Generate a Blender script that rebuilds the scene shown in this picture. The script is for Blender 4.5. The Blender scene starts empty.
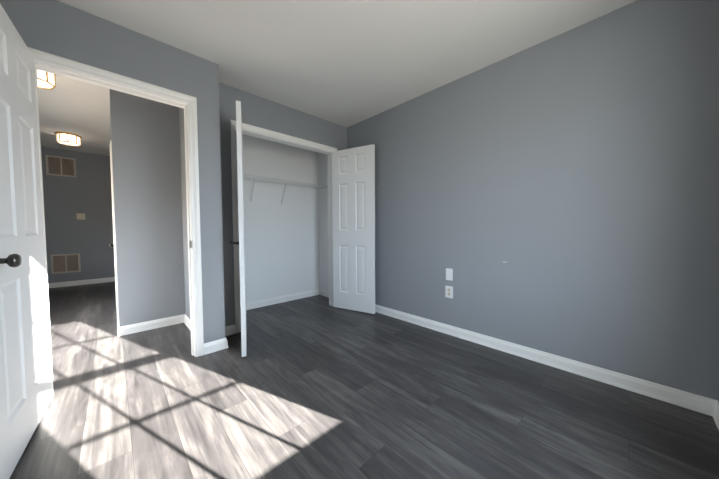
import bpy, bmesh, math
from mathutils import Vector, Matrix

S = bpy.context.scene
COL = S.collection
PI = math.pi

# ------------------------------------------------------------------ camera
RIGHT = Vector((0.72311828, -0.69070801, -0.00473295))
UP = Vector((0.03067283, 0.02526519, 0.99921011))
FWD = Vector((0.69004285, 0.72269227, -0.03945569))
cd = bpy.data.cameras.new('camera')
cd.sensor_fit = 'HORIZONTAL'
cd.sensor_width = 36.0
cd.lens = 36.0 * 258.394 / 719.0
cd.clip_start = 0.02
cam = bpy.data.objects.new('camera', cd)
COL.objects.link(cam)
m = Matrix((RIGHT, UP, -FWD)).transposed().to_4x4()
m.translation = Vector((-2.37965, -2.72843, 1.04053))
cam.matrix_world = m
S.camera = cam

# ------------------------------------------------------------------ world, sun, daylight, exposure
SKY = 23.5
SUN = 106.0
wd = bpy.data.worlds.new('sky')
S.world = wd
wd.use_nodes = True
nt = wd.node_tree
nt.nodes.clear()
wo = nt.nodes.new('ShaderNodeOutputWorld')
bg = nt.nodes.new('ShaderNodeBackground')
tc = nt.nodes.new('ShaderNodeTexCoord')
sx = nt.nodes.new('ShaderNodeSeparateXYZ')
cr = nt.nodes.new('ShaderNodeValToRGB')
mr = nt.nodes.new('ShaderNodeMapRange')
mr.inputs['From Min'].default_value = -1.0
nt.links.new(tc.outputs['Generated'], sx.inputs[0])
nt.links.new(sx.outputs['Z'], mr.inputs['Value'])
nt.links.new(mr.outputs[0], cr.inputs[0])
cr.color_ramp.elements[0].position = 0.47
cr.color_ramp.elements[0].color = (0.50, 0.48, 0.44, 1)      # ground and houses outside
cr.color_ramp.elements[1].position = 0.53
cr.color_ramp.elements[1].color = (0.70, 0.835, 1.0, 1)       # pale winter sky
nt.links.new(cr.outputs[0], bg.inputs['Color'])
bg.inputs['Strength'].default_value = SKY
nt.links.new(bg.outputs[0], wo.inputs[0])

K = 0.415                                                    # sun drop per metre of y
SUN_DIR = Vector((-0.356, 1.0, -K))
sl = bpy.data.lights.new('sun', 'SUN')
sl.energy = SUN
sl.angle = math.radians(0.53)
sl.color = (1.0, 0.955, 0.91)
so = bpy.data.objects.new('sun', sl)
COL.objects.link(so)
so.rotation_euler = SUN_DIR.to_track_quat('-Z', 'Y').to_euler()
so.location = (0, -8, 5)

def portal(w, h, loc, rot):                                 # sampling portal in a window opening
    pl = bpy.data.lights.new('window_daylight', 'AREA')
    pl.shape = 'RECTANGLE'
    pl.size, pl.size_y = w, h
    pl.cycles.is_portal = True
    po = bpy.data.objects.new('window_daylight', pl)
    COL.objects.link(po)
    po.location, po.rotation_euler = loc, rot
portal(0.90, 1.52, (-1.375, -3.235, 1.30), (PI / 2, 0, 0))
portal(2.22, 1.02, (-3.44, 1.10, 0.90), (PI / 2, 0, -PI / 2))  # for the added hall window

S.view_settings.view_transform = 'Standard'
S.view_settings.look = 'None'
S.view_settings.gamma = 1.0
S.view_settings.use_curve_mapping = False
S.view_settings.exposure = 0.0
S.cycles.max_bounces = 14
S.cycles.diffuse_bounces = 10
S.cycles.sample_clamp_indirect = 6.0

# ------------------------------------------------------------------ materials
def srgb(r, g, b):
    f = lambda c: (c / 255 / 12.92) if c / 255 <= 0.04045 else ((c / 255 + 0.055) / 1.055) ** 2.4
    return (f(r), f(g), f(b), 1)

def mat(name, color, rough=0.5, spec=0.5, metal=0.0, bump=0.0, scale=200.0, vary=0.0):
    M = bpy.data.materials.new(name)
    M.use_nodes = True
    n, l = M.node_tree.nodes, M.node_tree.links
    b = n['Principled BSDF']
    b.inputs['Base Color'].default_value = color
    b.inputs['Roughness'].default_value = rough
    b.inputs['Specular IOR Level'].default_value = spec
    b.inputs['Metallic'].default_value = metal
    g = n.new('ShaderNodeNewGeometry')
    t = n.new('ShaderNodeTexNoise')
    t.inputs['Scale'].default_value = scale
    t.inputs['Detail'].default_value = 3
    l.new(g.outputs['Position'], t.inputs['Vector'])
    if bump:
        bp = n.new('ShaderNodeBump')
        bp.inputs['Strength'].default_value = bump
        bp.inputs['Distance'].default_value = 0.001
        l.new(t.outputs['Fac'], bp.inputs['Height'])
        l.new(bp.outputs[0], b.inputs['Normal'])
    if vary:
        t2 = n.new('ShaderNodeTexNoise')
        t2.inputs['Scale'].default_value = 3.0
        l.new(g.outputs['Position'], t2.inputs['Vector'])
        mx = n.new('ShaderNodeMix')
        mx.data_type = 'RGBA'
        mx.inputs['A'].default_value = tuple(c * (1 - vary) for c in color[:3]) + (1,)
        mx.inputs['B'].default_value = tuple(min(1, c * (1 + vary)) for c in color[:3]) + (1,)
        l.new(t2.outputs['Fac'], mx.inputs['Factor'])
        l.new(mx.outputs['Result'], b.inputs['Base Color'])
    return M

def emit_mat(name, color, strength, base=(0.9, 0.9, 0.9, 1)):
    M = bpy.data.materials.new(name)
    M.use_nodes = True
    b = M.node_tree.nodes['Principled BSDF']
    b.inputs['Base Color'].default_value = base
    b.inputs['Roughness'].default_value = 0.2
    b.inputs['Emission Color'].default_value = color
    b.inputs['Emission Strength'].default_value = strength
    return M

def glass_mat(name='window_glass', tint=(0.97, 0.98, 0.97, 1)):
    M = bpy.data.materials.new(name)
    M.use_nodes = True
    n, l = M.node_tree.nodes, M.node_tree.links
    n.clear()
    o = n.new('ShaderNodeOutputMaterial')
    t = n.new('ShaderNodeBsdfTransparent')
    t.inputs[0].default_value = tint
    g = n.new('ShaderNodeBsdfGlossy')
    g.inputs['Roughness'].default_value = 0.02
    x = n.new('ShaderNodeMixShader')
    x.inputs[0].default_value = 0.06
    l.new(t.outputs[0], x.inputs[1])
    l.new(g.outputs[0], x.inputs[2])
    l.new(x.outputs[0], o.inputs[0])
    return M

def floor_mat():
    M = bpy.data.materials.new('vinyl_plank')
    M.use_nodes = True
    n, l = M.node_tree.nodes, M.node_tree.links
    b = n['Principled BSDF']
    def math_(op, a, b_=None):
        q = n.new('ShaderNodeMath')
        q.operation = op
        for i, v in enumerate((a, b_)):
            if v is None:
                continue
            if isinstance(v, (int, float)):
                q.inputs[i].default_value = v
            else:
                l.new(v, q.inputs[i])
        return q.outputs[0]
    def hash_(row, col, seed):
        v = math_('ADD', math_('ADD', math_('MULTIPLY', row, 12.9898), math_('MULTIPLY', col, 78.233)), seed)
        return math_('FRACT', math_('MULTIPLY', math_('SINE', v), 437.585))
    def noise(fx, fy, fz, scale, detail, rough, dist):
        c = n.new('ShaderNodeCombineXYZ')
        l.new(fx, c.inputs[0])
        l.new(fy, c.inputs[1])
        l.new(fz, c.inputs[2])
        t = n.new('ShaderNodeTexNoise')
        t.inputs['Scale'].default_value = scale
        t.inputs['Detail'].default_value = detail
        t.inputs['Roughness'].default_value = rough
        t.inputs['Distortion'].default_value = dist
        l.new(c.outputs[0], t.inputs['Vector'])
        return t.outputs['Fac']
    g = n.new('ShaderNodeNewGeometry')
    s = n.new('ShaderNodeSeparateXYZ')
    l.new(g.outputs['Position'], s.inputs[0])
    X, Y = s.outputs['X'], s.outputs['Y']
    PW, PLN = 0.1765, 1.215
    xs = math_('DIVIDE', math_('ADD', X, 0.932), PW)
    row = math_('FLOOR', xs)
    ys = math_('DIVIDE', math_('ADD', math_('ADD', Y, 1.13), math_('MULTIPLY', row, 0.405)), PLN)
    colm = math_('FLOOR', ys)
    rnd = hash_(row, colm, 269.65)
    rnd2 = hash_(row, colm, 9.17)
    # seams
    fx = math_('FRACT', xs)
    fy = math_('FRACT', ys)
    ex = math_('MULTIPLY', math_('MINIMUM', fx, math_('SUBTRACT', 1.0, fx)), PW)
    ey = math_('MULTIPLY', math_('MINIMUM', fy, math_('SUBTRACT', 1.0, fy)), PLN)
    e = math_('MINIMUM', ex, ey)
    seam = n.new('ShaderNodeMapRange')
    seam.inputs['From Max'].default_value = 0.0018
    l.new(e, seam.inputs['Value'])
    shift = math_('MULTIPLY', rnd2, 37.0)
    # fine grain, broad streaks and knotty blotches, all running along the plank
    fine = noise(X, math_('MULTIPLY', Y, 0.05), shift, 95.0, 4, 0.6, 0.2)
    streak = noise(X, math_('MULTIPLY', Y, 0.055), shift, 21.0, 5, 0.62, 0.5)
    blotch = noise(X, math_('MULTIPLY', Y, 0.30), shift, 8.0, 4, 0.6, 1.6)
    tone = math_('ADD', math_('MULTIPLY', math_('SUBTRACT', rnd, 0.5), 0.30),
                 math_('ADD', math_('MULTIPLY', math_('SUBTRACT', fine, 0.5), 0.45),
                       math_('ADD', math_('MULTIPLY', math_('SUBTRACT', streak, 0.5), 1.15),
                             math_('MULTIPLY', math_('SUBTRACT', blotch, 0.5), 0.60))))
    ramp = n.new('ShaderNodeValToRGB')
    cr_ = ramp.color_ramp
    cr_.elements[0].position = 0.10
    cr_.elements[0].color = srgb(*FLOOR_DARK)
    cr_.elements[1].position = 0.92
    cr_.elements[1].color = srgb(*FLOOR_LIGHT)
    mid = cr_.elements.new(0.50)
    mid.color = srgb(*FLOOR_MID)
    l.new(math_('ADD', tone, 0.5), ramp.inputs[0])
    mx = n.new('ShaderNodeMix')
    mx.data_type = 'RGBA'
    l.new(seam.outputs[0], mx.inputs['Factor'])
    mx.inputs['A'].default_value = srgb(44, 41, 41)
    l.new(ramp.outputs[0], mx.inputs['B'])
    l.new(mx.outputs['Result'], b.inputs['Base Color'])
    b.inputs['Roughness'].default_value = 0.42
    b.inputs['Specular IOR Level'].default_value = 0.45
    bp = n.new('ShaderNodeBump')
    bp.inputs['Strength'].default_value = 0.22
    bp.inputs['Distance'].default_value = 0.0012
    hs = math_('ADD', math_('MULTIPLY', fine, 0.6), seam.outputs[0])
    l.new(hs, bp.inputs['Height'])
    l.new(bp.outputs[0], b.inputs['Normal'])
    return M

FLOOR_DARK, FLOOR_MID, FLOOR_LIGHT = (42, 40, 40), (71, 68, 68), (110, 106, 103)
WALL = mat('grey_wall_paint', srgb(146, 150, 155), 0.55, 0.3, bump=0.12, scale=260, vary=0.015)
CLOSETW = mat('white_closet_paint', srgb(238, 238, 238), 0.6, 0.3, bump=0.12, scale=260)
CEIL = mat('ceiling_paint', srgb(226, 225, 222), 0.8, 0.2, bump=0.1, scale=180)
TRIM = mat('white_trim_paint', srgb(243, 242, 240), 0.35, 0.5)
DOOR = mat('white_door_paint', srgb(238, 238, 238), 0.4, 0.5, bump=0.04, scale=120)
FLOOR = floor_mat()
BRONZE = mat('dark_bronze', srgb(92, 88, 86), 0.28, 0.5, metal=0.85, bump=0.02)
BLACK = mat('black_metal', srgb(22, 21, 21), 0.55, 0.3)
STEEL = mat('nickel', srgb(150, 148, 144), 0.3, 0.5, metal=1.0)
PLASTIC = mat('white_plastic', srgb(232, 233, 234), 0.35, 0.5)
CREAM = mat('cream_plastic', srgb(214, 208, 186), 0.35, 0.5)
SLOT = mat('dark_slot', srgb(60, 52, 44), 0.6, 0.3)
WIRE = mat('white_coated_wire', srgb(222, 222, 220), 0.4, 0.5)
GRILLE = mat('grille_metal', srgb(204, 196, 186), 0.45, 0.5)
GRILLE_IN = mat('grille_louvre', srgb(168, 154, 140), 0.55, 0.4)
GOLD = mat('brushed_gold', srgb(214, 168, 84), 0.28, 0.5, metal=1.0)
LGLASS = emit_mat('lit_crystal', (1.0, 0.90, 0.80, 1), 0.9)
LGLASS.node_tree.nodes['Principled BSDF'].inputs['Alpha'].default_value = 0.55
BULB = emit_mat('lit_bulb', (1.0, 0.88, 0.74, 1), 22.0)
GLASS = glass_mat()
WARMGLASS = glass_mat('warm_tinted_glass', (0.90, 0.84, 0.775, 1))  # tint warms the daylight let in by the added hall window
VINYL = mat('window_vinyl', srgb(235, 235, 233), 0.4, 0.5)

# ------------------------------------------------------------------ mesh helpers
def obj(name, bm, material, parent=None, smooth=False, loc=None):
    bmesh.ops.recalc_face_normals(bm, faces=bm.faces)
    me = bpy.data.meshes.new(name)
    bm.to_mesh(me)
    bm.free()
    me.materials.append(material)
    if smooth:
        me.polygons.foreach_set('use_smooth', [True] * len(me.polygons))
        me.set_sharp_from_angle(angle=math.radians(35))
    o = bpy.data.objects.new(name, me)
    COL.objects.link(o)
    if parent is not None:
        o.parent = parent
    if loc is not None:
        o.location = loc
    return o

def tag(o, label, cat, kind=None, group=None):
    o['label'] = label
    o['category'] = cat
    if kind:
        o['kind'] = kind
    if group:
        o['group'] = group
    return o

def empty(name, loc, rotz=0.0):
    o = bpy.data.objects.new(name, None)
    o.empty_display_size = 0.1
    COL.objects.link(o)
    o.location = loc
    o.rotation_euler = (0, 0, rotz)
    return o

def add_box(bm, lo, hi, bevel=0.0):
    v = [bm.verts.new((x, y, z)) for x in (lo[0], hi[0]) for y in (lo[1], hi[1]) for z in (lo[2], hi[2])]
    fs = [(0, 1, 3, 2), (4, 6, 7, 5), (0, 4, 5, 1), (2, 3, 7, 6), (0, 2, 6, 4), (1, 5, 7, 3)]
    faces = [bm.faces.new([v[i] for i in f]) for f in fs]
    if bevel:
        es = {e for f in faces for e in f.edges}
        bmesh.ops.bevel(bm, geom=list(es), offset=bevel, segments=2, affect='EDGES', profile=0.5)

def box(lo, hi, bevel=0.0):
    bm = bmesh.new()
    add_box(bm, lo, hi, bevel)
    return bm

def boxes(lst, bevel=0.0):
    bm = bmesh.new()
    for lo, hi in lst:
        add_box(bm, lo, hi, bevel)
    return bm

def add_lathe(bm, prof, axis, origin, seg=24):
    """prof: (distance along axis, radius)"""
    a = Vector(axis).normalized()
    u = a.orthogonal().normalized()
    w = a.cross(u)
    o = Vector(origin)
    rings = []
    for d, r in prof:
        if r < 1e-6:
            rings.append([bm.verts.new(o + a * d)])
        else:
            rings.append([bm.verts.new(o + a * d + (u * math.cos(2 * PI * i / seg) + w * math.sin(2 * PI * i / seg)) * r) for i in range(seg)])
    for A, B in zip(rings, rings[1:]):
        for i in range(seg):
            j = (i + 1) % seg
            if len(A) == 1 and len(B) == 1:
                continue
            if len(A) == 1:
                bm.faces.new((A[0], B[i], B[j]))
            elif len(B) == 1:
                bm.faces.new((A[i], A[j], B[0]))
            else:
                bm.faces.new((A[i], A[j], B[j], B[i]))

def add_tube(bm, a, b, r, seg=8):
    a, b = Vector(a), Vector(b)
    add_lathe(bm, [(0, 0), (0, r), ((b - a).length, r), ((b - a).length, 0)], b - a, a, seg)

def sweep(path, prof, normal, seg_range=None):
    """closed profile (u sideways, v along normal) run along a mitred path; u is to the left of travel seen down the normal"""
    N = Vector(normal)
    P = [Vector(p) for p in path]
    L = [N.cross((P[i + 1] - P[i]).normalized()) for i in range(len(P) - 1)]
    offs = []
    for i in range(len(P)):
        if i == 0:
            offs.append(L[0])
        elif i == len(P) - 1:
            offs.append(L[-1])
        else:
            offs.append((L[i - 1] + L[i]) / (1 + L[i - 1].dot(L[i])))
    a, b = seg_range if seg_range else (0, len(P) - 1)
    bm = bmesh.new()
    rings = [[bm.verts.new(P[i] + offs[i] * u + N * v) for u, v in prof] for i in range(a, b + 1)]
    k = len(prof)
    for A, B in zip(rings, rings[1:]):
        for i in range(k):
            j = (i + 1) % k
            bm.faces.new((A[i], A[j], B[j], B[i]))
    bm.faces.new(rings[0])
    bm.faces.new(rings[-1][::-1])
    return bm

# baseboard: u = out from the wall, v = height
BASE = [(0, 0), (0.018, 0), (0.017, 0.012), (0.014, 0.024), (0.0135, 0.062), (0.011, 0.069), (0.008, 0.076), (0.007, 0.083), (0.004, 0.090), (0, 0.090)]
# casing: u = from the inner edge outwards, v = thickness
CASE = [(0, 0), (0, 0.009), (0.003, 0.0115), (0.012, 0.0115), (0.017, 0.0095), (0.027, 0.0125), (0.036, 0.0165), (0.050, 0.0175), (0.057, 0.015), (0.057, 0)]

# ------------------------------------------------------------------ room shell
RX0, WY = -2.86, -3.0856                 # left wall, window wall
DY0, DY1 = -0.286, -0.170                # doorway wall
JX = -1.689                              # jog corner
H, HH = 2.44, 2.535                      # room and hall ceiling
HX0, HY1 = -3.32, 4.53                   # hall left side, hall far wall
PX, PY = -2.358, 0.735                   # hall corner
OX0, OX1, OZ = -2.712, -1.904, 2.056     # doorway opening in the wall
CX0, CX1, CZ = -1.460, -0.240, 2.060     # closet opening
CB = 0.697                               # closet back

def struct(name, bm, material, label, cat):
    return tag(obj(name, bm, material), label, cat, 'structure')

struct('floor', box((HX0 - 0.1, -3.25, -0.1), (0.12, HY1 + 0.1, 0)), FLOOR,
       'dark grey-brown wood-look plank floor running through room, closet and hall', 'floor')
struct('ceiling', boxes([((RX0 - 0.1, -3.25, H), (0.12, DY1, H + 0.14)), ((JX - 0.001, DY1, H), (0.12, PY, H + 0.14))]), CEIL,
       'flat white ceiling over the bedroom', 'ceiling')
struct('ceiling_hall', boxes([((HX0 - 0.1, DY1, HH), (JX - 0.001, HY1 + 0.1, HH + 0.1))]), CEIL,
       'white hall ceiling beyond the doorway carrying two lamps', 'ceiling')
struct('wall_right', box((0, WY, 0), (0.12, PY + 0.1, H)), WALL,
       'long blank blue-grey wall on the right with outlet', 'wall')
struct('wall_left', box((RX0 - 0.1, WY, 0), (RX0, DY0, H)), WALL,
       'grey wall hidden behind the open room door', 'wall')
struct('wall_doorway', boxes([((HX0 - 0.1, DY0, 0), (OX0, DY1, HH)), ((OX1, DY0, 0), (JX, DY1, HH)),
                              ((OX0, DY0, OZ), (OX1, DY1, HH))]), WALL,
       'grey wall around the open room doorway', 'wall')
struct('wall_back', boxes([((JX, 0, 0), (CX0, 0.115, H)), ((CX1, 0, 0), (0, 0.115, H)),
                           ((CX0, 0, CZ), (CX1, 0.115, H))]), WALL,
       'dark grey wall around and above the closet opening', 'wall')
struct('wall_jog', box((-1.812, DY1, 0), (JX, PY, HH)), WALL,
       'short grey return wall between doorway corner and closet', 'wall')
struct('wall_closet_back', boxes([((JX + 0.001, CB, 0), (0, PY, H))]), CLOSETW,
       'white back wall inside the open closet', 'wall')
struct('wall_closet_right', boxes([((-0.004, 0.115, 0), (-0.0001, CB, H))]), CLOSETW,
       'white right side wall inside the open closet', 'wall')
struct('wall_closet_left', boxes([((JX + 0.0001, 0.115, 0), (JX + 0.004, CB, H))]), CLOSETW,
       'white left side wall inside the open closet', 'wall')
struct('wall_hall_corner', boxes([((PX, PY, 0), (JX, PY + 0.1, HH)), ((PX, PY + 0.1, 0), (PX + 0.1, HY1, HH))]), WALL,
       'lighter grey hall wall seen through the doorway, ending at a corner', 'wall')
struct('wall_hall_far', box((HX0, HY1, 0), (PX + 0.1, HY1 + 0.1, HH)), WALL,
       'distant dark grey hall end wall carrying two vents', 'wall')
VY0, VY1, VZ0, VZ1 = 0.00, 2.20, 0.40, 1.40              # added opening, out of view, put in to brighten the hall
struct('wall_hall_left', boxes([((HX0 - 0.1, DY1, 0), (HX0, VY0, HH)), ((HX0 - 0.1, VY1, 0), (HX0, HY1, HH)),
                                ((HX0 - 0.1, VY0, 0), (HX0, VY1, VZ0)), ((HX0 - 0.1, VY0, VZ1), (HX0, VY1, HH))]), WALL,
       'grey left hall wall hidden behind the open room door', 'wall')

# window wall with the window opening
GX0, GX1, GZ0, GZ1 = -1.780, -0.988, 0.603, 1.994    # daylight opening of the glass
WX0, WX1, WZ0, WZ1 = GX0 - 0.075, GX1 + 0.075, GZ0 - 0.085, GZ1 + 0.075
WB = WY - 0.14
struct('wall_window', boxes([((RX0 - 0.1, WB, 0), (WX0, WY, H)), ((WX1, WB, 0), (0.12, WY, H)),
                             ((WX0, WB, 0), (WX1, WY, WZ0)), ((WX0, WB, WZ1), (WX1, WY, H))]), WALL,
       'grey wall at the near right edge, holding the sunlit window', 'wall')

win = tag(empty('window_1', ((GX0 + GX1) / 2, WY, WZ0)), 'white double-hung window with six-over-six grid casting floor shadow', 'window', 'structure')
ox, oy, oz = win.location
def wb(lst):
    return boxes([((a[0] - ox, a[1] - oy, a[2] - oz), (b[0] - ox, b[1] - oy, b[2] - oz)) for a, b in lst])
F0, F1 = WB, WB + 0.10
obj('window_frame', wb([((WX0, F0, WZ0), (WX0 + 0.035, F1, WZ1)), ((WX1 - 0.035, F0, WZ0), (WX1, F1, WZ1)),
                        ((WX0 + 0.035, F0, WZ1 - 0.035), (WX1 - 0.035, F1, WZ1)),
                        ((WX0 + 0.035, F0, WZ0), (WX1 - 0.035, F1, WZ0 + 0.035))]), VINYL, win)
MZ = 1.276                                            # meeting rail
def sash(y0, y1, z0, z1, g0, g1, mz):
    s = obj('sash', wb([((WX0 + 0.035, y0, z0), (GX0, y1, z1)), ((GX1, y0, z0), (WX1 - 0.035, y1, z1)),
                        ((GX0, y0, z0), (GX1, y1, g0)), ((GX0, y0, g1), (GX1, y1, z1))]), VINYL, win)
    ym = (y0 + y1) / 2
    lst = [((x - 0.008, ym - 0.007, g0), (x + 0.008, ym + 0.007, g1)) for x in (-1.526, -1.246)]
    lst += [((GX0, ym - 0.0065, mz - 0.008), (GX1, ym + 0.0065, mz + 0.008))]
    o = obj('muntin', wb(lst), VINYL, s)
    p = obj('pane', wb([((GX0, ym - 0.002, g0), (GX1, ym + 0.002, g1))]), GLASS, s)
sash(-3.150, -3.122, WZ0 + 0.035, MZ + 0.024, GZ0, MZ - 0.022, 0.928)     # lower, inner
sash(-3.185, -3.155, MZ - 0.024, WZ1 - 0.035, MZ + 0.022, GZ1, 1.637)     # upper, outer
obj('window_sill', wb([((WX0 - 0.06, F1, WZ0 - 0.005), (WX1 + 0.06, WY + 0.03, WZ0 + 0.012))]), TRIM, win)
cs = sweep([(WX0, WY, WZ0 + 0.012), (WX0, WY, WZ1), (WX1, WY, WZ1), (WX1, WY, WZ0 + 0.012)], CASE, (0, 1, 0))
for v in cs.verts:
    v.co -= Vector((ox, oy, oz))
obj('window_casing', cs, TRIM, win)

w2 = tag(empty('added_hall_window', (HX0, (VY0 + VY1) / 2, VZ0)), 'white window added to light the hall, unseen behind the open room door', 'window', 'structure')
hy, hz = (VY1 - VY0) / 2, VZ1 - VZ0
obj('window_frame', boxes([((-0.08, -hy, 0), (-0.02, -hy + 0.035, hz)), ((-0.08, hy - 0.035, 0), (-0.02, hy, hz)),
                           ((-0.08, -hy + 0.035, 0), (-0.02, hy - 0.035, 0.035)), ((-0.08, -hy + 0.035, hz - 0.035), (-0.02, hy - 0.035, hz)),
                           ((-0.07, -hy + 0.035, hz / 2 - 0.018), (-0.03, hy - 0.035, hz / 2 + 0.018))]), VINYL, w2)
obj('pane', boxes([((-0.052, -hy + 0.035, 0.035), (-0.048, hy - 0.035, hz / 2 - 0.018)), ((-0.052, -hy + 0.035, hz / 2 + 0.018), (-0.048, hy - 0.035, hz - 0.035))]), WARMGLASS, w2)
wc = sweep([(0, -hy, 0), (0, -hy, hz), (0, hy, hz), (0, hy, 0), (0, -hy, 0)][::-1], CASE, (1, 0, 0))
obj('window_casing', wc, TRIM, w2)

# ------------------------------------------------------------------ trim

# room doorway: jamb, stop and casing
JT = 0.018
t = struct('trim_1', sweep([(OX0 + 0.008, DY0, 0), (OX0 + 0.008, DY0, OZ - 0.012), (OX1 - 0.013, DY0, OZ - 0.012), (OX1 - 0.013, DY0, 0)], CASE, (0, -1, 0)), TRIM,
           'white moulded casing framing the open room doorway', 'door casing')
# (sweep's left-of-travel side must face away from the opening)
j = obj('jamb', boxes([((OX0, DY0, 0), (OX0 + JT, DY1, OZ - JT)), ((OX1 - JT + 0.0, DY0, 0), (OX1, DY1, OZ - JT)),
                       ((OX0, DY0, OZ - JT), (OX1, DY1, OZ))]), TRIM, t)
obj('door_stop', boxes([((OX0 + JT, DY0 + 0.040, 0), (OX0 + JT + 0.011, DY0 + 0.075, OZ - JT - 0.011)),
                        ((OX1 - JT - 0.011, DY0 + 0.040, 0), (OX1 - JT, DY0 + 0.075, OZ - JT - 0.011)),
                        ((OX0 + JT, DY0 + 0.040, OZ - JT - 0.011), (OX1 - JT, DY0 + 0.075, OZ - JT))]), TRIM, j)
st = obj('strike_plate', boxes([((OX1 - JT - 0.003, DY0 - 0.010, 0.895), (OX1 - JT + 0.001, DY0 + 0.036, 0.955))]), BRONZE, j)
st['label'] = 'small dark metal strike plate'
obj('latch_hole', boxes([((OX1 - JT - 0.0036, DY0 + 0.013, 0.910), (OX1 - JT - 0.0028, DY0 + 0.027, 0.940))]), BLACK, st)
t = struct('trim_2', sweep([(OX1 - 0.013, DY1, 0), (OX1 - 0.013, DY1, OZ - 0.012), (OX0 + 0.008, DY1, OZ - 0.012), (OX0 + 0.008, DY1, 0)], CASE, (0, 1, 0)), TRIM,
           'white casing on the hall side of the room doorway', 'door casing')

# closet opening
t = struct('trim_3', sweep([(CX0 + 0.003, 0, 0), (CX0 + 0.003, 0, CZ - 0.003), (CX1 - 0.003, 0, CZ - 0.003), (CX1 - 0.003, 0, 0)], CASE, (0, -1, 0)), TRIM,
           'white casing framing the double-door closet opening', 'door casing')
obj('jamb', boxes([((CX0 - 0.0, 0, 0), (CX0 + 0.012, 0.116, CZ - 0.012)), ((CX1 - 0.012, 0, 0), (CX1, 0.116, CZ - 0.012)),
                   ((CX0, 0, CZ - 0.012), (CX1, 0.116, CZ))]), TRIM, t)

# baseboards
def run(path, names, labels):
    for i, (nm, lb) in enumerate(zip(names, labels)):
        if nm:
            struct(nm, sweep(path, BASE, (0, 0, 1), (i, i + 1)), TRIM, lb, 'baseboard')
run([(OX0 - 0.049, DY0, 0), (RX0, DY0, 0), (RX0, WY, 0), (0, WY, 0), (0, 0, 0), (CX1 + 0.054, 0, 0)],
    ['baseboard_doorway_left', 'baseboard_left', 'baseboard_window', 'baseboard_right', 'baseboard_back_right'],
    ['short white baseboard behind the open room door', 'white baseboard along the wall behind the room door',
     'white baseboard along the window wall, starting at the near right corner', 'long white baseboard along the blank right wall',
     'short white baseboard behind the open right closet door'])
run([(CX0 - 0.054, 0, 0), (JX, 0, 0), (JX, DY0, 0), (OX1 + 0.046, DY0, 0)],
    ['baseboard_back_left', 'baseboard_jog', 'baseboard_doorway_right'],
    ['short white baseboard beside the closet casing, behind the left closet door', 'short white baseboard on the return wall by the doorway corner',
     'white baseboard stub between doorway casing and outer corner'])
run([(-1.812, DY1, 0), (-1.812, PY, 0), (PX, PY, 0), (PX, 1.24, 0)],
    ['baseboard_hall_return', 'baseboard_hall_near', 'baseboard_hall_side'],
    ['short white baseboard between hall corner and doorway', 'white baseboard under the lighter grey hall wall',
     'white baseboard just round the hall corner, leading to a door'])
run([(PX, 2.23, 0), (PX, HY1, 0), (HX0, HY1, 0), (HX0, DY1, 0)],
    ['baseboard_hall_deep', 'baseboard_hall_far', 'baseboard_hall_left'],
    ['white baseboard along the deep right side of hall', 'white baseboard under the low vent at the hall end',
     'white baseboard along the left side of hall'])
run([(-0.004, 0.116, 0), (-0.004, CB, 0), (JX + 0.004, CB, 0), (JX + 0.004, 0.116, 0)],
    ['baseboard_closet_right', 'baseboard_closet_back', 'baseboard_closet_left'],
    ['white baseboard on the right side inside the closet', 'white baseboard along the closet back wall',
     'white baseboard on the left side inside the closet'])

# ------------------------------------------------------------------ doors
def six_panel(bm, w, h, t, cols, rows):
    """door slab x 0..w, y 0..t, z 0..h with raised panels on both faces"""
    xs = sorted({0, w} | {c for p in cols for c in p})
    zs = sorted({0, h} | {c for p in rows for c in p})
    for y, s in ((0, 1), (t, -1)):
        grid = {(i, k): bm.verts.new((x, y, z)) for i, x in enumerate(xs) for k, z in enumerate(zs)}
        for i in range(len(xs) - 1):
            for k in range(len(zs) - 1):
                q = [grid[i, k], grid[i + 1, k], grid[i + 1, k + 1], grid[i, k + 1]]
                if (xs[i], xs[i + 1]) in cols and (zs[k], zs[k + 1]) in rows:
                    x0, x1, z0, z1 = xs[i], xs[i + 1], zs[k], zs[k + 1]
                    prev = q
                    for ins, dep in ((0.004, 0.004), (0.010, 0.0085), (0.016, 0.0085), (0.040, 0.0025)):
                        ins = min(ins, (x1 - x0) * 0.36)
                        cur = [bm.verts.new((x, y + s * dep, z)) for x, z in
                               ((x0 + ins, z0 + ins), (x1 - ins, z0 + ins), (x1 - ins, z1 - ins), (x0 + ins, z1 - ins))]
                        for a in range(4):
                            b = (a + 1) % 4
                            bm.faces.new((prev[a], prev[b], cur[b], cur[a]))
                        prev = cur
                    bm.faces.new(prev)
                else:
                    bm.faces.new(q)
        if s == 1:
            g0 = grid
        else:
            g1 = grid
    nx, nz = len(xs) - 1, len(zs) - 1
    for i in range(nx):
        bm.faces.new((g0[i, 0], g0[i + 1, 0], g1[i + 1, 0], g1[i, 0]))
        bm.faces.new((g0[i, nz], g0[i + 1, nz], g1[i + 1, nz], g1[i, nz]))
    for k in range(nz):
        bm.faces.new((g0[0, k], g0[0, k + 1], g1[0, k + 1], g1[0, k]))
        bm.faces.new((g0[nx, k], g0[nx, k + 1], g1[nx, k + 1], g1[nx, k]))

KNOB = [(0, 0), (0, 0.032), (0.004, 0.032), (0.008, 0.027), (0.010, 0.012), (0.030, 0.011), (0.034, 0.016),
        (0.040, 0.025), (0.050, 0.0285), (0.058, 0.0265), (0.064, 0.020), (0.066, 0.010), (0.066, 0)]
SMALL = [(0, 0), (0, 0.016), (0.003, 0.016), (0.006, 0.010), (0.046, 0.009), (0.049, 0.014), (0.054, 0.017),
         (0.064, 0.017), (0.068, 0.014), (0.069, 0)]

def knob(parent, prof, x, y, z, sgn, material, name='door_knob'):
    bm = bmesh.new()
    add_lathe(bm, prof, (0, sgn, 0), (0, 0, 0), 28)
    return obj(name, bm, material, parent, True, (x, y, z))

ROWS = [(0.215, 0.805), (1.003, 1.608), (1.743, 1.925)]
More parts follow.
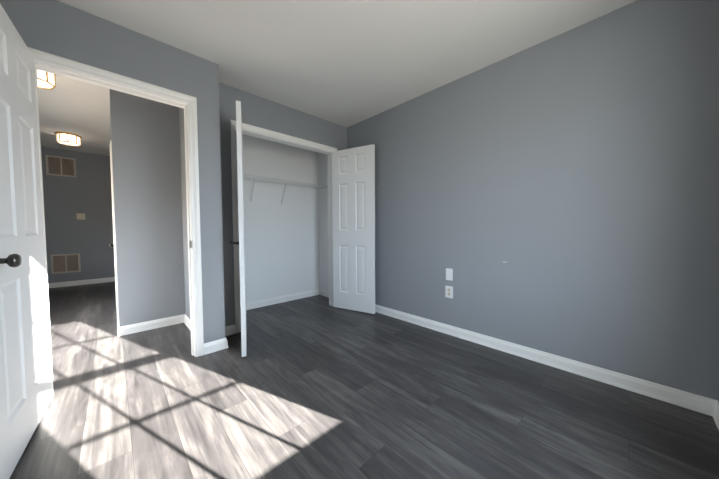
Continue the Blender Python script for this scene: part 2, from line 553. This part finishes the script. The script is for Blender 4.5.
# room door, swung just past square into the room
dw = 0.76
d1 = tag(empty('door_1', (-2.715, -0.296, 0.012), math.radians(-93.5)), 'white six-panel room door standing open at left, dark round knob', 'door', 'structure')
bm = bmesh.new()
six_panel(bm, dw, 2.038, 0.035, [(0.092, 0.310), (0.428, 0.656)], ROWS)
s1 = obj('door_panel', bm, DOOR, d1)
k = knob(d1, KNOB, dw - 0.062, 0.035, 0.908, 1, BRONZE)
k['label'] = 'dark bronze round knob'
knob(d1, KNOB, dw - 0.062, 0.0, 0.908, -1, BRONZE)
obj('latch', boxes([((dw - 0.0005, 0.006, 0.88), (dw + 0.001, 0.029, 0.937)), ((dw, 0.011, 0.90), (dw + 0.009, 0.024, 0.917))]), STEEL, d1)

# closet doors
cw = 0.603
CROWS = [(0.215, 0.825), (1.015, 1.610), (1.735, 1.950)]
CCOLS = [(0.108, 0.242), (0.352, 0.486)]
def closet_door(name_loc, rot, mirror, label):
    d = tag(empty('door_3' if mirror else 'door_2', name_loc, rot), label, 'closet door', 'structure')
    bm = bmesh.new()
    six_panel(bm, cw, 2.035, 0.035, CCOLS, CROWS)
    if mirror:
        for v in bm.verts:
            v.co.x = -v.co.x
    obj('door_panel', bm, DOOR, d)
    k = knob(d, SMALL, (-1 if mirror else 1) * (cw - 0.05), 0.0, 0.921, -1, BLACK)
    k['label'] = 'small black knob'
    return d
# local y = 0 is the face that shows the room when shut; hinge at the origin
closet_door((CX0 + 0.014, -0.017, 0.012), math.radians(-110.3), False,
            'white left closet door standing open, seen on its narrow edge with black knob')
closet_door((CX1 - 0.014, -0.017, 0.012), math.radians(106.6), True,
            'white six-panel right closet door standing open against the blue-grey wall')

# hall door on the side wall beyond the corner
t = struct('trim_4', sweep([(PX, 2.17, 0), (PX, 2.17, 2.045), (PX, 1.297, 2.045), (PX, 1.297, 0)][::-1], [(a, b * 0.9) for a, b in CASE], (-1, 0, 0)), TRIM,
           'white casing just round the hall corner, seen edge-on', 'door casing')
d4 = tag(empty('door_4', (PX, 1.30, 0.008)), 'white shut hall door with black knob just round the hall corner', 'door', 'structure')
obj('door_panel', boxes([((-0.006, 0.0, 0), (-0.0005, 0.867, 2.03))]), DOOR, d4)
bm = bmesh.new()
add_lathe(bm, [(d * 0.75, r) for d, r in KNOB], (-1, 0, 0), (-0.006, 0.07, 0.86), 24)
obj('door_knob', bm, BLACK, d4, True)

# ------------------------------------------------------------------ closet wire shelf
sh = tag(empty('wire_shelf', (0, CB, 1.688)), 'white wire closet shelf on two diagonal braces', 'shelf')
bm = bmesh.new()
X0, X1 = JX + 0.012, -0.012
Yb, Yf = -0.012, -0.290
for y, z, r in ((Yb, 0, 0.003), (Yf, 0, 0.003), (Yf - 0.004, -0.028, 0.003), ((Yb + Yf) / 2, -0.004, 0.003)):
    add_tube(bm, (X0, y, z), (X1, y, z), r, 6)
obj('long_wire', bm, WIRE, sh, True)
bm = bmesh.new()
nw = 64
for i in range(nw + 1):
    x = X0 + (X1 - X0) * i / nw
    add_tube(bm, (x, Yb, 0.003), (x, Yf, 0.003), 0.0014, 4)
    add_tube(bm, (x, Yf, 0.003), (x, Yf - 0.004, -0.028), 0.0014, 4)
o = obj('cross_wires', bm, WIRE, sh, True)
for x in (-0.630, -1.060):
    bm = bmesh.new()
    add_tube(bm, (x - 0.012, Yf + 0.13, -0.006), (x, -0.006, -0.250), 0.0055, 8)
    add_tube(bm, (x - 0.012, Yf + 0.13, -0.006), (x - 0.016, Yf - 0.004, -0.028), 0.0055, 8)
    br = obj('brace', bm, WIRE, sh, True)
    obj('brace_foot', boxes([((x - 0.009, -0.010, -0.278), (x + 0.009, -0.0005, -0.226))], 0.002), WIRE, br)
for x, s in ((X1, 1), (X0, -1)):
    obj('end_bracket', boxes([((x - 0.008, Yf - 0.012, -0.036), (x + 0.008, Yf + 0.012, 0.012))], 0.002), PLASTIC, sh)

# ------------------------------------------------------------------ plates, outlet, switch, vents
def plate(name, w, h, loc, rotz, material, label, cat):
    """plate in local x (width) and z (height), front towards -y"""
    e = tag(empty(name, loc, rotz), label, cat)
    o = obj('cover_plate', boxes([((-w / 2, -0.006, -h / 2), (w / 2, -0.0003, h / 2))], 0.002), material, e)
    return e
e = plate('blank_plate', 0.070, 0.116, (0, -1.513, 0.594), PI / 2 * -1, PLASTIC,
          'plain white blank plate on the blue-grey wall above the outlet', 'wall plate')
for z in (-0.042, 0.042):
    bm = bmesh.new(); add_lathe(bm, [(0, 0.003), (0.0012, 0.0025), (0.0012, 0)], (0, -1, 0), (0, -0.006, z), 10)
    obj('screw', bm, PLASTIC, e, True)
e = plate('power_outlet', 0.078, 0.116, (0, -1.513, 0.420), -PI / 2, PLASTIC,
          'white double power outlet on the blue-grey wall', 'outlet')
for z in (-0.0195, 0.0195):
    bm = bmesh.new()
    add_lathe(bm, [(0, 0.0165), (0.0022, 0.0160), (0.0022, 0)], (0, -1, 0), (0, -0.006, z), 20)
    r = obj('socket', bm, CREAM, e)
    obj('slot', boxes([((-0.0078, -0.0090, z - 0.001), (-0.0052, -0.0081, z + 0.009)), ((0.0052, -0.0090, z - 0.001), (0.0078, -0.0081, z + 0.009)),
                       ((-0.0022, -0.0090, z - 0.0105), (0.0022, -0.0081, z - 0.006))]), SLOT, r)
e = plate('light_switch', 0.112, 0.116, (-2.808, HY1, 1.311), 0, CREAM,
          'cream two-gang light switch between the vents on the hall end wall', 'switch')
for x in (-0.024, 0.024):
    obj('toggle', boxes([((x - 0.005, -0.013, -0.010), (x + 0.005, -0.006, 0.012))], 0.001), CREAM, e)
sm = obj('scuff_mark', box((-0.0012, -2.022, 0.757), (-0.0002, -1.992, 0.761)), PLASTIC)
tag(sm, 'small pale scuff mark on the blue-grey wall, right of the plates', 'wall mark')

def vent(z, label):
    w, h = 0.362, 0.350
    e = tag(empty('return_vent', (-3.024, HY1, z)), label, 'vent', group='hall return vents')
    bz = 0.026
    obj('vent_frame', boxes([((-w / 2, -0.012, -h / 2), (-w / 2 + bz, -0.0003, h / 2)), ((w / 2 - bz, -0.012, -h / 2), (w / 2, -0.0003, h / 2)),
                             ((-w / 2 + bz, -0.012, -h / 2), (w / 2 - bz, -0.0003, -h / 2 + bz)), ((-w / 2 + bz, -0.012, h / 2 - bz), (w / 2 - bz, -0.0003, h / 2)),
                             ((-0.009, -0.011, -h / 2 + bz), (0.009, -0.0003, h / 2 - bz))]), GRILLE, e)
    bm = bmesh.new()
    n = 18
    for i in range(n):
        zz = -h / 2 + bz + (h - 2 * bz) * (i + 0.5) / n
        for x0, x1 in ((-w / 2 + bz, -0.009), (0.009, w / 2 - bz)):
            v = [bm.verts.new(c) for c in ((x0, -0.010, zz - 0.0075), (x1, -0.010, zz - 0.0075), (x1, -0.001, zz + 0.0075), (x0, -0.001, zz + 0.0075),
                                           (x0, -0.0085, zz - 0.0085), (x1, -0.0085, zz - 0.0085), (x1, 0.0 - 0.0004, zz + 0.0065), (x0, -0.0004, zz + 0.0065))]
            for f in ((0, 1, 2, 3), (4, 5, 6, 7), (0, 1, 5, 4), (2, 3, 7, 6), (0, 3, 7, 4), (1, 2, 6, 5)):
                bm.faces.new([v[q] for q in f])
    obj('louvres', bm, GRILLE_IN, e)
    return e
vent(2.222, 'beige two-panel return vent high on the hall end wall, below the ceiling lamp')
vent(0.430, 'beige two-panel return vent low on the hall end wall, above the baseboard')

# ------------------------------------------------------------------ hall ceiling lamps
def lamp(x, y, label):
    e = tag(empty('ceiling_lamp', (x, y, HH)), label, 'ceiling lamp', group='gold and crystal hall ceiling lamps')
    R, n, hh = 0.122, 8, 0.135
    bm = bmesh.new()
    add_lathe(bm, [(0, 0), (0, R + 0.022), (0.012, R + 0.022), (0.022, R + 0.010), (0.022, 0)], (0, 0, -1), (0, 0, -0.0005), n)
    pts0 = None
    obj('canopy', bm, GOLD, e)
    c = [Vector((R * math.cos(2 * PI * i / n), R * math.sin(2 * PI * i / n), 0)) for i in range(n)]
    for i in range(n):
        a, b = c[i], c[(i + 1) % n]
        d = (b - a).normalized()
        nr = Vector((0, 0, 1)).cross(d) * -1
        bm = bmesh.new()
        a2, b2 = a + d * 0.006, b - d * 0.006
        v = []
        for zz in (-0.0226, -hh):
            for p in (a2, b2):
                for q in (-0.003, 0.003):
                    v.append(bm.verts.new(p + nr * q + Vector((0, 0, zz))))
        for f in ((0, 1, 3, 2), (4, 5, 7, 6), (0, 1, 5, 4), (2, 3, 7, 6), (0, 2, 6, 4), (1, 3, 7, 5)):
            bm.faces.new([v[q] for q in f])
        obj('crystal_panel', bm, LGLASS, e)
    bm = bmesh.new()
    for p in c:
        add_tube(bm, (p.x, p.y, -0.0226), (p.x, p.y, -hh - 0.004), 0.0065, 6)
    for i in range(n):
        a, b = c[i], c[(i + 1) % n]
        add_tube(bm, (a.x, a.y, -hh - 0.002), (b.x, b.y, -hh - 0.002), 0.0060, 6)
    obj('lamp_frame', bm, GOLD, e)
    bm = bmesh.new()
    add_lathe(bm, [(0, 0), (0, R - 0.012), (0.005, R - 0.012), (0.005, 0)], (0, 0, -1), (0, 0, -hh + 0.008), n)
    obj('bottom_glass', bm, LGLASS, e)
    for i in range(3):
        a = 2 * PI * i / 3 + 0.5
        px, py = 0.058 * math.cos(a), 0.058 * math.sin(a)
        bm = bmesh.new()
        add_lathe(bm, [(0, 0), (0.001, 0.012), (0.014, 0.013), (0.022, 0.020), (0.036, 0.025), (0.050, 0.021), (0.058, 0.010), (0.060, 0)], (0, 0, -1), (px, py, -0.0226), 14)
        obj('bulb', bm, BULB, e, True)
    return e
lamp(-2.855, 1.06, 'gold and crystal hall ceiling lamp nearest the doorway, half hidden by the room door')
lamp(-2.83, 3.36, 'gold and crystal hall ceiling lamp farther down, above the high vent')
